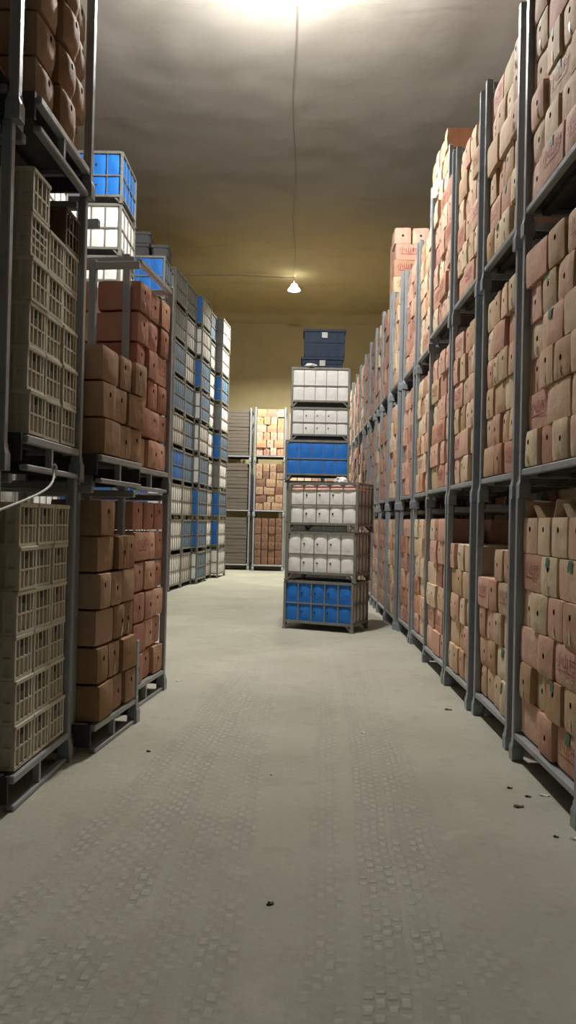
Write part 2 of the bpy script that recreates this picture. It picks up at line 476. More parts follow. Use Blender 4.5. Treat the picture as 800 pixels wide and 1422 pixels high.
def pallet(M, L, D, P, label, group, style='right', front_top=False, topbars=True, inset=(0,0), mid=False, rails=True):
    """steel post pallet: four posts on cup feet, rails, deck; local x runs along its aisle face"""
    t = tag(empty('steel_post_pallet', M), label, 'pallet cage', group)
    h = PW/2
    xs = (h, L-h)
    for i, x in enumerate(xs):
        for y in (h+inset[i], D-h):
            put('post', cached(('post',P), lambda: _post(P)), t, (x,y,0))
            put('foot', cached('foot', _foot), t, (x,y,0))
    if mid: put('foot', cached('foot', _foot), t, (L/2,h,0))
    rl = cached(('rail',round(L,3)), lambda: _rail(L-.07, .05, .045))
    if rails: put('front_rail', rl, t, (.035,.03,.152))
    put('rear_rail', rl, t, (.035,D-.03,.152))
    el = cached(('rail',round(D,3),'e'), lambda: _rail(D-.13, .05, .055))
    for x in xs: put('end_rail', el, t, T(x, .065, .152, PI/2))
    put('deck', cached(('deck',L,D), lambda: _deck(L,D)), t, (0,0,0))
    if style == 'left':
        sk = cached(('skid',L), lambda: _rail(L-.08, .05, .032))
        if rails: put('skid_rail', sk, t, (.04,.03,.0))
        put('skid_rail', sk, t, (.04,D-.03,.0))
        for x in (.012, L-.012): put('end_plate', cached(('plate',D), lambda: _plate(D-.06)), t, (x,.03,0))
        if rails: mb = cached('strut', lambda: _strut()); put('strut', mb, t, (L*.45,.03,.045))
    if topbars:
        for x in xs: put('top_bar', el, t, T(x, .065, P-.075, PI/2))
    if front_top: put('top_bar', rl, t, (.035,.03,P-.075))
    return t
def _strut():
    mb = MB(); mb.box(-.015,.015,-.02,.02,-.014,.108); return mb.mesh('strut', [RAILM])

ROWS_N, ROWS_W = ['NNNN'], ['WNW','WWN','NWW','WNW']
def auto_rows(k, start=0):
    return [rnd.choice(ROWS_N if (i+start) % 2 == 0 else ROWS_W) for i in range(k)]
LEV = ['ground','middle','top','crowning']
PAL_T = [(KRAFT,.36),(PALE,.40),(PINK,.24)]
PAL_P = [(PINK,.5),(KRAFT,.25),(PALE,.15),(RED,.10)]
PAL_R = [(RED,.62),(PINK,.38)]
PAL_F = [(RED,.55),(BROWN,.45)]  # darker mix, with the shadow on the far right row put into the colour
PAL_B = [(BROWN,1.0)]
PAL_Y = [(PALE,.55),(AMBER,.2),(KRAFT,.25)]

# --- the right-hand row: Y of the near end, Y of the far end, face X, name, palette
RP = 1.85
RIGHT = [(2.95,4.14,1.56,'edge right stack',PAL_T),(4.22,5.49,1.575,'first right stack',PAL_T),(5.70,6.76,1.60,'second right stack',PAL_T),
         (6.88,7.96,1.58,'third right stack',PAL_T),(7.99,9.24,1.575,'fourth right stack',PAL_P),(9.33,10.60,1.63,'fifth right stack',PAL_Y),
         (10.66,11.84,1.62,'sixth right stack',[(PINK,.55),(RED,.45)]),(11.92,13.02,1.57,'seventh right stack',PAL_Y),(13.08,14.24,1.56,'eighth right stack',PAL_F),
         (14.30,15.46,1.57,'ninth right stack',PAL_P),(15.52,16.68,1.57,'tenth right stack',PAL_F),(16.74,17.90,1.57,'eleventh right stack',PAL_F),
         (17.96,19.12,1.57,'twelfth right stack',PAL_P),(19.18,20.34,1.57,'thirteenth right stack',PAL_F),(20.40,21.56,1.57,'fourteenth right stack',PAL_F),(21.62,22.78,1.57,'last right stack',PAL_F)]
SPEC = {(1,0):['WNW','NNNN','WNW','NNNN','WNW','ONON'], (2,0):['NNNN','NNW','NNNN','WNW','__NN'],
        (3,0):['NNNN','WNN','NNNN','WNW','NNOW'], (4,0):['WWN','WWN','NNNN','WNN','NNNN','NNW']}
for si, (y0, y1, xf, nm, pal) in enumerate(RIGHT):
    L = y1-y0; off = 0
    for lv in range(3):
        M = T(xf + off + (0 if lv == 0 else rnd.uniform(-.008,.02)), y1, lv*RP, -PI/2)
        pallet(M, L, 1.0, RP, f'grey steel post pallet of cartons, {LEV[lv]} level of the {nm}', 'post pallets of the right row', topbars=True, mid=(si == 9))
        rows = SPEC.get((si,lv)) or auto_rows(6, lv+si)
        fill_rows(M, .07, L-.07, .21, rows, pal, f'{LEV[lv]} cage|{nm}', yoff=.035)
        for k in range(6 if lv == 2 else 7):
            for q in range(2): FILL.append((M @ T(.02+(L)*(q+.5)/2, 1.12, .06+k*.2585), L/2/WW*.985, pick(pal)))
# the fourth-level cage over the fifth stack, set back from the aisle
M = T(1.79, 10.60, 3*RP, -PI/2)
pallet(M, 1.27, 1.0, .72, 'low steel post pallet of pale cartons, fourth level, above the fifth right stack', 'post pallets of the right row', topbars=False)
fill_rows(M, .07, 1.20, .21, ['NNNN','WNW','NNNN'], [(KRAFT,.6),(AMBER,.4)], 'crowning cage|fifth right stack', yoff=.02)
# the pile of pinkish cartons, printed side to the doorway, on top of the eighth stack
PM = T(1.60, 13.09, 3*RP+.01, 0) @ Matrix.Diagonal((1.08,1.08,1.12,1))
pile = [('W',0,0,PALE),('W',.40,0,PINK),('W',0,1,PINK),('N',.42,1,PALE),('W',.03,2,PINK),('N',.45,2,PINK),('N',0,3,PINK),('N',.285,3,PINK),('N',.57,3,PINK)]
for i, (c, x, r, colr) in enumerate(pile):
    var = NVAR[1] if c == 'N' else WVAR[1]
    carton(PM @ T(x+var['w']/2+.02, .02+.012*r, .02+r*(CH+.002), rnd.uniform(-.02,.02)), var, 1.0, colr, ('printed pile|eighth right stack', r, i, 9), 'P' if c == 'W' else '')
for r in range(4):
    for q in range(2): FILL.append((PM @ T(.26+.40*q, .46+.02*r, .02+r*(CH+.002)), 1.0, PINK)); FILL.append((PM @ T(.26+.40*q, .76, .02+r*(CH+.002)), 1.0, PINK))

# --- left-hand cages
LP = 1.885
def left_frame(xn, yn, xf, yf):
    a = math.atan2(yf-yn, xf-xn); return a, math.hypot(xf-xn, yf-yn)
# nearest, mostly outside the frame
for lv in range(3):
    M = T(-1.585+.03*lv, 3.02, lv*LP, PI/2)
    pallet(M, 1.13, 1.05, LP, f'grey steel post pallet at the frame edge, {LEV[lv]} level of the edge left stack', 'post pallets of the left row', 'left', rails=False)
    fill_rows(M, .35 if lv < 2 else .3, 1.02, .21, auto_rows(6 if lv == 2 else 5) if lv else ['NN','WN'][:1]*5, PAL_B, f'{LEV[lv]} cage|edge left stack', yoff=.16)
# first full stack: cream crates below, sagging cartons on top
A1, L1 = left_frame(-1.515, 4.24, -1.475, 5.22)
for lv in range(3):
    M1 = T(-1.515+.028*lv, 4.24, lv*(LP+.015), A1)
    tag_txt = ['cream crates','cream and brown crates','sagging cartons'][lv]
    pallet(M1, L1, 1.05, LP+.015, f'grey steel post pallet holding {tag_txt}, {LEV[lv]} level of the first left stack', 'post pallets of the left row', 'left', inset=(.13,0))
    if lv == 2:
        fill_rows(M1, .10, L1-.07, .21, ['NNN','NNN','NNN','NNN','NNN','NNN'], [(BROWN,1.)], 'top cage|first left stack', yoff=.06, jit=.045, sack=True, ch=.262)
    if lv == 0: CR0 = M1
    if lv == 1: CR1 = M1
# second and third stacks, turned a little towards the aisle
A2, L2 = left_frame(-1.345, 5.32, -1.225, 6.24)
for lv in range(2):
    M = T(-1.345, 5.32, lv*LP, A2)
    L2T = pallet(M, L2, 1.05, 1.86 if lv else LP, f'grey steel post pallet of brown cartons, {LEV[lv]} level of the second left stack', 'post pallets of the left row', 'left', inset=(.16,.43))
    if lv == 0:
        put('corner_stub', cached(('stub',), lambda: _post(.66)), L2T, (L2-PW/2,PW/2,0)); put('foot', cached('foot', _foot), L2T, (L2-PW/2,PW/2,0))
    rows = [['WNN','NNW','WNN','NNW','WNN','N__'],['WNN','NNW','WNN']][lv]
    fill_rows(M, .075, L2-(.075 if lv == 0 else .0), .21, rows, PAL_B, f'{LEV[lv]} cage|second left stack', yoff=.02, ch=.262, pink_w=0)
A3, L3 = left_frame(-1.335, 6.46, -1.205, 7.44)
for lv in range(2):
    M = T(-1.335, 6.46, lv*LP, A3)
    pallet(M, L3, 1.05, 1.99 if lv else LP, f'grey steel post pallet of reddish cartons, {LEV[lv]} level of the third left stack', 'post pallets of the left row', 'left', front_top=(lv == 1), inset=(.10,0))
    rows = [['NNN','WNN','NNN','NNN','WNN','NNN'],['NNN','WNN','NNN','NNW','NNN','NNN']][lv]
    fill_rows(M, .075, L3-.075, .21, rows, PAL_R, f'{LEV[lv]} cage|third left stack', yoff=.03, ch=.266)

# --- the cages at the end of the aisle
FP = 1.77
for lv in range(3):
    M = T(-1.33, 24.95, lv*FP, -.02)
    pallet(M, 1.02, 1.0, FP, f'steel post pallet facing the aisle end, {LEV[lv]} level, holding orange-brown cartons', 'post pallets at the aisle end')
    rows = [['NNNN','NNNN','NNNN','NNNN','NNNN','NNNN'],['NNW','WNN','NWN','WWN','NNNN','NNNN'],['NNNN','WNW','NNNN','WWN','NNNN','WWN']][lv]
    fill_rows(M, .07, .95, .21, rows, [[(UMBER,1)],[(UMBER,.4),(BROWN,.6)],[(AMBER,.3),(PINK,.45),(RED,.25)]][lv], f'{LEV[lv]} cage|aisle end', yoff=.035, pink_w=0)  # lower levels browner, partly shade put into the carton colours
    M = T(-2.46, 25.15, lv*FP, -.02)
    pallet(M, 1.02, 1.0, FP, f'steel post pallet of grey-brown trays, {LEV[lv]} level, behind the far wire bins', 'post pallets at the aisle end')
    def _tray():
        mb = MB(); w, d, h = .84, .86, .115
        mb.box(-w/2, w/2, 0, d, 0, h-.02, bev=.008); mb.box(-w/2+.004, w/2-.004, .004, d-.004, h-.024, h-.002, bev=.002)
        for k in range(0): mb.box(-w/2+.08+.16*k, -w/2+.12+.16*k, -.008, .0, .012, h-.03)
        return mb.mesh('flat_tray', [TRAYM])
    for k in range(13 if lv else 13):
        tag(put('flat_tray', cached('tray', _tray), None, M @ T(.51+rnd.uniform(-.012,.012), .07+rnd.uniform(-.01,.01), .21+k*.116, rnd.uniform(-.01,.01))),
            f'grey-brown flat tray, {NTH[k]} from the bottom in the {LEV[lv]} cage behind the far bins', 'tray', 'trays at the aisle end')
    M = T(1.02, 25.4, lv*FP, 0)
    pallet(M, 1.1, 1.0, FP, f'steel post pallet of brown cartons in the far corner, {LEV[lv]} level', 'post pallets at the aisle end')
    fill_rows(M, .07, 1.03, .21, auto_rows(6), [(UMBER,.6),(BROWN,.4)], f'{LEV[lv]} cage|far corner', yoff=.035)
    M = T(-.22, 26.0, lv*FP, 0)
    pallet(M, 1.1, 1.0, FP, f'steel post pallet mostly hidden behind the central bin stack, {LEV[lv]} level', 'post pallets at the aisle end')
    fill_rows(M, .07, 1.03, .21, auto_rows(6), PAL_P, f'{LEV[lv]} cage|hidden end', yoff=.035)

# ------------------------------------------------------------------ lined wire bins
def _bfoot(sx, sy):
    mb = MB(); mb.box(-.022,.022,-.022,.022,0,.12)
    mb.bar((sx*.02,0,.025),(sx*.115,0,.115),.008,.03); mb.bar((0,sy*.02,.025),(0,sy*.115,.115),.03,.008)
    mb.box(-.034,.034,-.034,.034,0,.02)
    return mb.mesh('foot', [BINM])
def _bpost(h):
    mb = MB(); mb.box(-.021,.021,-.021,.021,.10,h-.02,bev=.004); return mb.mesh('post', [BINM])
def _ring(w, d, z, t):
    mb = MB()
    for y in (.02, d-.02): mb.box(.03, w-.03, y-t*.45, y+t*.45, z-t/2, z+t/2)
    for x in (.02, w-.02): mb.box(x-t*.45, x+t*.45, .02, d-.02, z-t/2, z+t/2)
    return mb.mesh('frame_ring', [BINM])
def _grille(w, h0, h1, n, wide):
    """upright bars and one level bar, in the plane y=0"""
    mb = MB(); t = wide
    zm = h0+(h1-h0)*.47
    mb.box(.03, w-.03, -.009, .009, zm-.011, zm+.011)
    for k in range(1, n):
        x = .03+(w-.06)*k/n; mb.box(x-t, x+t, -.006, .006, h0, h1)
    return mb.mesh('grille', [BINM])
def _liner(w, h0, h1, n, b, seed):
    """padded sheet that swells between the bars, in the plane y=0, swelling to -y"""
    mb = MB(); nx, nz = n*6, 12; vs, fs = [], []
    for j in range(nz+1):
        for i in range(nx+1):
            x = .04+(w-.08)*i/nx; z = h0+(h1-h0)*j/nz
            fx = abs(math.sin(PI*n*i/nx)); fz = abs(math.sin(PI*2*j/nz))
            y = -b*(fx*fz)**.6 + .006*mnoise.noise(Vector((x*8+seed, z*8, seed)))
            if (i in (0,nx)) and j > nz-2: z -= .03
            vs.append((x, y, z))
    for j in range(nz):
        for i in range(nx): a = j*(nx+1)+i; fs.append((a, a+1, a+nx+2, a+nx+1))
    mb.add(vs, fs, 0, True); me = mb.mesh('liner', [WHITE]); return me
def _vents(w, h0, h1, n):
    mb = MB()
    for r in range(2):
        for c in range(3):
            x = .03+(w-.06)*(c+1.25)/n*1.0; z = h0+(h1-h0)*(.25+.48*r)
            vs = [(x+math.cos(k*PI/4)*.013, -.024, z+math.sin(k*PI/4)*.015) for k in range(8)]
            vs += [(p[0], -.008, p[2]) for p in vs]
            mb.add(vs, [tuple(range(7,-1,-1))]+[(k,8+k,8+(k+1)%8,(k+1)%8) for k in range(8)])
    return mb.mesh('vent_hole', [VENT])
def _bdeck(w, d, z):
    mb = MB(); mb.box(.03, w-.03, .03, d-.03, z-.015, z); return mb.mesh('deck', [DECKM])
def _cover(w, d, z, m):
    mb = MB(); nx = 10; vs, fs = [], []
    for j in range(nx+1):
        for i in range(nx+1):
            x, y = .05+(w-.1)*i/nx, .05+(d-.1)*j/nx
            vs.append((x, y, z+.02*mnoise.noise(Vector((x*6, y*6, z*3)))*(0 < i < nx and 0 < j < nx)))
    for j in range(nx):
        for i in range(nx): a = j*(nx+1)+i; fs.append((a, a+1, a+nx+2, a+nx+1))
    mb.add(vs, fs, 0, True); return mb.mesh('cover_sheet', [m])
def wire_bin(M, w, d, h, front, side, label, group, vents=False, detail=True, wide=.0045, film=False):
    t = tag(empty('wire_bin', M), label, 'wire bin', group)
    z0, z1 = .125, h-.03
    for x, sx in ((.021,1),(w-.021,-1)):
        for y, sy in ((.021,1),(d-.021,-1)):
            put('post', cached(('bpost',h), lambda: _bpost(h)), t, (x,y,0))
            put('foot', cached(('bfoot',sx,sy), lambda: _bfoot(sx,sy)), t, (x,y,0))
    put('base_ring', cached(('ring0',w,d), lambda: _ring(w,d,.118,.036)), t); put('top_ring', cached(('ring1',w,d,h), lambda: _ring(w,d,h-.02,.04)), t)
    put('deck', cached(('bdeck',w,d), lambda: _bdeck(w,d,.118)), t)
    nf, ns = 5, 4
    gf = cached(('grf',w,h,wide), lambda: _grille(w,z0,z1,nf,wide)); gs = cached(('grs',d,h,wide), lambda: _grille(d,z0,z1,ns,wide))
    lf = cached(('lnf',w,h,film), lambda: _liner(w,z0,z1-(.06 if film else .008),nf,.017,1)); ls = cached(('lns',d,h,film), lambda: _liner(d,z0,z1-(.06 if film else .008),ns,.017,5))
    put('grille', gf, t, T(0,.012,0)); put('grille', gf, t, T(w,d-.012,0,PI))
    put('grille', gs, t, T(.012,d,0,-PI/2)); put('grille', gs, t, T(w-.012,0,0,PI/2))
    a = put('liner', lf, t, T(0,.030,0), front); put('liner', lf, t, T(w,d-.030,0,PI), front)
    put('liner', ls, t, T(.030,d,0,-PI/2), side); put('liner', ls, t, T(w-.030,0,0,PI/2), side)
    if vents: put('vent_hole', cached(('vent',w,h), lambda: _vents(w,z0,z1,nf)), a)
    put('cover_sheet', cached(('cov',w,d,h,front.name), lambda: _cover(w,d,z1-.05,front)), t)
    if film:
        put('film', cached(('flm',w,h), lambda: _liner(w,z1-.10,z1,nf,.03,9)), t, T(0,.026,0), FILM)
        put('film', cached(('flms',d,h), lambda: _liner(d,z1-.10,z1,ns,.03,9)), t, T(w-.026,0,0,PI/2), FILM)
    return t
CN = {}
for k_, v_ in (('white',WHITE),('beige',BEIGE),('blue',BLUE),('slate-blue',SLATE),('grey',GREYL)): CN[v_] = k_

# the front central stack, turned on the floor
CA = -.40; CX, CY = -.135, 11.82; CHt = .745
cw, cd = 1.13, .74
wire_bin(T(CX,CY,0,CA), cw, cd, CHt, BLUE, BEIGE, 'blue-fronted steel wire bin standing on the aisle floor', 'central stack of wire bins', True, wide=.011)
wire_bin(T(CX+.02,CY-.01,CHt,CA+.01), cw, cd, CHt, WHITE, BEIGE, 'dusty white wire bin directly above the blue bin on the aisle floor', 'central stack of wire bins', True)
wire_bin(T(CX+.045,CY,2*CHt,CA-.01), cw, cd, CHt, WHITE, BEIGE, 'white wire bin with pink film at its rim, third bin up in the aisle', 'central stack of wire bins', True, film=True)
# the taller stack behind
BX, BY = -.105, 15.0
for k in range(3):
    wire_bin(T(BX-.05,BY,.81*k,0), 1.24, .95, .81, CHAR, CHAR, f'wire bin hidden behind the front aisle stack, {ORD[k]} level', 'central stack of wire bins')  # dark liners put the shade seen through the gaps into the colour
wire_bin(T(BX-.09,BY-.16,2.43,.0), 1.24, .95, .78, BLUE, BLUE, 'bright blue wire bin below two white bins, behind the front aisle stack', 'central stack of wire bins')
wire_bin(T(BX+.0,BY,3.21,0), 1.15, .9, .66, WHITE, WHITE, 'white wire bin with six round holes, right above the bright blue bin', 'central stack of wire bins', True)
wire_bin(T(BX+.0,BY,3.87,0), 1.15, .9, .78, WHITE, WHITE, 'topmost white wire bin of the aisle, with dark blue crates on it', 'central stack of wire bins')
def _navy(w, d, h):
    mb = MB(); t = .02
    mb.box(0,w,0,t,0,h,bev=.006); mb.box(0,w,d-t,d,0,h,bev=.006); mb.box(0,t,t,d-t,0,h,bev=.006); mb.box(w-t,w,t,d-t,0,h,bev=.006); mb.box(t,w-t,t,d-t,0,.02)
    for k in range(6): x = .02+(w-.04)*k/5; mb.box(x-.012,x+.012,-.014,0,.02,h-.05)
    mb.box(0,w,-.012,0,h*.52,h*.56)
    return mb.mesh('navy_crate', [NAVY])
def _nrim(w, d, h):
    mb = MB(); mb.box(-.02,w+.02,-.022,.01,h-.045,h); mb.box(-.02,w+.02,d-.01,d+.022,h-.045,h); mb.box(-.022,.01,.01,d-.01,h-.045,h); mb.box(w-.01,w+.022,.01,d-.01,h-.045,h)
    return mb.mesh('rim', [NAVY])
def _nplate(w, h):
    mb = MB(); mb.box(w/2-.055,w/2+.055,-.022,-.0145,h-.17,h-.06); return mb.mesh('plate', [PLATE])
for k, (dx, z, hh) in enumerate(((.20,4.605,.265),(.235,4.872,.55))):
    o = put('plastic_bin', _navy(.80,.6,hh), None, T(BX+dx,BY+.12,z,0))
    tag(o, ['dark blue plastic bin sunk into the topmost white wire bin','dark blue plastic bin with pale plate, highest in the aisle'][k], 'plastic bin', 'dark blue bins')
    put('rim', _nrim(.80,.6,hh), o); put('plate', _nplate(.80,hh), o)

# left wire bin stacks standing behind the left-hand cages
def bin_stack(x, y, w, d, n, pitch, cols, nm, rz=0, grp='wire bins on the left'):
    for k in range(n):
        f, s = cols[k % len(cols)]
        wire_bin(T(x+rnd.uniform(-.012,.012), y+rnd.uniform(-.012,.012), k*pitch, rz), w, d, pitch, f, s, f'{CN[f]} lined wire bin, {ORD[k]} level of the {nm}', grp, vents=(f is BLUE and k == n-1))
bin_stack(-4.70,10.45,1.15,1.2,8,.82,[(WHITE,WHITE)],'stack left of the tall blue-topped stack')
bin_stack(-3.92,11.9,1.15,1.05,9,.815,[(WHITE,WHITE),(WHITE,WHITE),(BLUE,BLUE),(WHITE,WHITE),(BLUE,BLUE),(WHITE,WHITE),(WHITE,WHITE),(WHITE,WHITE),(BLUE,BLUE)],'tall blue-topped stack')
bin_stack(-3.85,13.2,1.15,1.05,3,.815,[(WHITE,WHITE),(WHITE,WHITE),(BLUE,BLUE)],'short stack behind the tall blue-topped stack')
bin_stack(-3.70,14.6,1.15,1.05,8,.83,[(WHITE,WHITE),(BEIGE,WHITE),(WHITE,WHITE),(BLUE,BLUE),(WHITE,WHITE),(BLUE,BLUE),(WHITE,WHITE),(BLUE,SLATE)],'stack under the charcoal crates')
def _char(w, d, h):
    mb = MB(); mb.box(0,w,0,d,0,h-.03,bev=.04); mb.box(-.015,w+.015,-.015,d+.015,h-.07,h,bev=.012)
    return mb.mesh('plastic_tub', [CHAR])
for k, (x, z, w) in enumerate(((-3.30,6.66,.42),(-2.86,6.66,.36),(-3.26,6.93,.40))):
    tag(put('plastic_tub', _char(w-.04,.5,.26), None, T(x,14.75+.04*k,z,.04*k)), ['charcoal plastic tub on the stack of bins, inner one','charcoal plastic tub on the bin stack, nearest the aisle','charcoal plastic tub stacked on top of another tub'][k], 'tub', 'charcoal tubs')
# the far left row: near end colour, aisle face colour, bottom to top
W_, B_, S_, G_, E_ = WHITE, BLUE, SLATE, GREYL, BEIGE
FAR = [[(W_,W_),(W_,W_),(W_,W_),(S_,B_),(E_,E_),(S_,S_),(S_,S_),(S_,G_),(G_,G_)],
       [(E_,E_),(S_,S_),(E_,E_),(S_,S_),(S_,S_),(S_,S_),(E_,E_),(E_,E_),(G_,G_)],
       [(W_,S_),(B_,S_),(B_,S_),(W_,S_),(W_,E_),(W_,S_),(B_,S_),(W_,E_),(B_,E_)],
       [(E_,E_),(W_,W_),(E_,E_),(W_,W_),(B_,W_),(W_,W_),(E_,W_),(W_,E_),(B_,S_)],
       [(W_,W_),(B_,W_),(B_,S_),(G_,W_),(B_,S_),(G_,W_),(B_,S_),(G_,W_),(G_,W_)]]
fa = math.atan2(5.4, .55); fo = [0, 0, .13, .03, .22]; fu = Vector((math.cos(fa), math.sin(fa), 0)); fn = Vector((fu.y, -fu.x, 0))
for c in range(5):
    for k in range(9):
        p = Vector((-2.75,17.2,0)) + fu*(1.09*c) + fn*(fo[c]+rnd.uniform(-.012,.012))
        e, s = FAR[c][k]
        wire_bin(T(p.x,p.y,k*.81,fa), 1.05, .95, .81, s, e, f'{CN[s]} lined wire bin, {ORD[k]} level, {NTH[c]} column of the far left row', 'wire bins of the far left row')

# ------------------------------------------------------------------ cream plastic crates
KW, KD, KH = .264, .46, .252
def _crate(ribs):
    mb = MB(); w, d, h = KW, KD, KH; t = .010
    mb.box(-w/2+.014,w/2-.014,.014,.014+.004,.012,h*.40); mb.box(-w/2+.014,w/2-.014,d-.018,d-.014,.012,h*.9)
    mb.box(-w/2+.014,-w/2+.018,.018,d-.018,.012,h*.9); mb.box(w/2-.018,w/2-.014,.018,d-.018,.012,h*.9)
    mb.box(-w/2+.012,w/2-.012,.012,d-.012,.004,.012)
    for x in (-w/2+.014, w/2-.014):
        for y in (.014, d-.014): mb.box(x-.012,x+.012,y-.012,y+.012,0,h-.02)
    n = 4
    for k in range(1, n):
        x = -w/2+w*k/n; mb.box(x-.007,x+.007,.0,.016,.012,h-.03); mb.box(x-.007,x+.007,d-.016,d,.012,h-.03)
    for k in range(1, 6):
        y = d*k/6
        for s in (-1,1): mb.box(s*(w/2-.008)-.008,s*(w/2-.008)+.008,y-.007,y+.007,.012,h-.03)
    for z in ribs: 
        mb.box(-w/2+.006,w/2-.006,.001,.013,z-.006,z+.006)
        for s in (-1,1): mb.box(s*(w/2-.007)-.006,s*(w/2-.007)+.006,.01,d-.01,z-.006,z+.006)
    mb.box(-w/2,w/2,0,.016,.0,.018); mb.box(-w/2,w/2,d-.016,d,.0,.018)
    for s in (-1,1): mb.box(s*(w/2-.008)-.008,s*(w/2-.008)+.008,.016,d-.016,0,.018)
    return mb.mesh('plastic_crate', [CREAM])
def _crim():
    mb = MB(); w, d, h = KW, KD, KH
    mb.box(-w/2-.003,w/2+.003,-.006,.014,h-.028,h-.002,bev=.004); mb.box(-w/2-.003,w/2+.003,d-.014,d+.006,h-.028,h-.002,bev=.004)
    for s in (-1,1): mb.box(s*(w/2-.007)-.010,s*(w/2-.007)+.010,.014,d-.014,h-.028,h-.002)
    return mb.mesh('rim', [CREAM])
def _cslot():
    mb = MB(); mb.box(-.036,.036,.004,.012,KH-.075,KH-.034); return mb.mesh('handle_slot', [VENT])
CRA, CRB, CRIM, CSLOT = _crate((.118,)), _crate((.07,.118,.165)), _crim(), _cslot()
def crate(M, label, grp, m=None, body=None):
    o = put('plastic_crate', body or CRA, None, M); tag(o, label, 'crate', grp)
    a = put('rim', CRIM, o); put('handle_slot', CSLOT, o)
    if m:
        for q in (o, a): q.material_slots[0].link = 'OBJECT'; q.material_slots[0].material = m
COLN = ['near','middle','far']
for r in range(6):
    for c in range(3):
        crate(CR0 @ T(.212+.279*c+rnd.uniform(-.004,.004), .03+rnd.uniform(-.008,.008), .21+r*KH, rnd.uniform(-.01,.01)),
              f'cream plastic crate, {ORD[r]} row, {COLN[c]} column, in the ground cage of crates', 'cream crates in the ground cage')
for c, k in ((0,6),(1,5),(2,5)):
    for r in range(k):
        crate(CR1 @ T(.212+.279*c+rnd.uniform(-.004,.004), .03+rnd.uniform(-.012,.012), .21+r*KH, rnd.uniform(-.008,.008)),
              f'cream plastic crate, {ORD[r]} row, {COLN[c]} column, in the upper cage of crates', 'cream crates in the upper cage', body=CRB if (c,r) == (0,4) else CRA)
crate(CR1 @ T(.212+.279*2, .03, .21+5*KH, 0), 'dark brown plastic crate topping the cream crates in the upper cage', 'brown crates', CRATEBR)
# ------------------------------------------------------------------ link the cartons: the 300 that show largest are things, the rest one mass
def in_view(p):
    y = p.y
    if y < 1: return False
    x = 408 + p.x*1070/y - .022*(0) ; yy = 723 - (p.z-1.65)*1070/y
    x += .022*(723-yy)
    return -70 < x < 870 and -70 < yy < 1490
def size(c):
    p = c['p']; return c['var']['w']*c['sx']/(p.y**2 + p.x**2 + (p.z-1.65)**2) + (10 if c['where'][0].startswith('printed pile') else 0)
vis = sorted([c for c in PLAN if in_view(c['p'])], key=size, reverse=True)
KEEP = 318
for c in vis[:KEEP]:
    var = c['var']; me = var['body']
    o = bpy.data.objects.new('carton', me); COL.objects.link(o)
    o.matrix_world = c['M'] @ Matrix.Diagonal((c['sx'],1,1,1))
    o.material_slots[0].link = 'OBJECT'; o.material_slots[0].material = c['col']
    place, r, q, nn = c['where']; cage, st = place.split('|')
    desc = [CNAME[c['col']]]; kind = ''
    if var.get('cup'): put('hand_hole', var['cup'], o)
    if var.get('tape') and rnd.random() < .35 and 'O' not in c['fl']: put('tape_strip', var['tape'], o)
    if var.get('ink') and (c['fl'] == 'P' or (c['col'] in (PINK, PALE, KRAFT) and rnd.random() < (.6 if c['col'] is PINK else .25))):
        put('printed_mark', var['ink'], o); kind = 'red-printed '
    if var.get('green') and c['p'].y < 6.5 and c['p'].x > 0 and c['fl'] == '' and rnd.random() < .16: put('green_mark', var['green'], o)
    if 'O' in c['fl']:
        kind = 'open-flapped '
        for fm in FLAPN: 
            g = put('flap', fm, o); g.material_slots[0].link = 'OBJECT'; g.material_slots[0].material = c['col']
    if cage == 'printed pile': lab = f'{desc[0]} {kind}carton, {ORD[r]} layer, {NTH[q - [0,2,4,6][r]]} from left, in the pile crowning the eighth right stack'
    else: lab = f'{desc[0]} {kind}carton, {ORD[r]} row up, {NTH[q]} from left, {cage}, {st}'
    tag(o, lab, 'carton', f'cartons in the {cage} of the {st}')
mass = MB(); MM = [KRAFT,PALE,PINK,RED,BROWN,AMBER,DARKHOLE,UMBER]
def mass_box(M, w, d, h, m, hole):
    b = .008; x = w/2
    vs = []
    for z in (.002, h/2, h-.004):
        for xx in (-x+.004, 0, x-.004): vs.append(Vector((xx, -b*(xx == 0)-b*(z == h/2), z)))
    vs += [Vector((-x+.004,d,.002)),Vector((x-.004,d,.002)),Vector((x-.004,d,h-.004)),Vector((-x+.004,d,h-.004))]
    fs = [(0,1,4,3),(1,2,5,4),(3,4,7,6),(4,5,8,7),(10,9,12,11),(0,3,6,12,9),(2,10,11,8,5),(6,7,8,11,12),(0,9,10,2,1)]
    mi = MM.index(m); mass.add([M @ v for v in vs], fs, mi)
    if hole:
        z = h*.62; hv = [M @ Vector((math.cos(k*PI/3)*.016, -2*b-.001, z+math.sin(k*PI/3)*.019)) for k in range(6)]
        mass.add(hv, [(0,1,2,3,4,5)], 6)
for c in vis[KEEP:]: mass_box(c['M'], c['var']['w']*c['sx'], c['var']['d'], CH, c['col'], bool(c['var'].get('cup')))
for M, s, m in FILL: mass_box(M, WW*s, NW, CH, m, False)
tag(put('carton_mass', mass.mesh('carton_mass', MM)), 'all remaining cartons, filling the far cages and the backs of the near cages', 'cartons', kind='stuff')

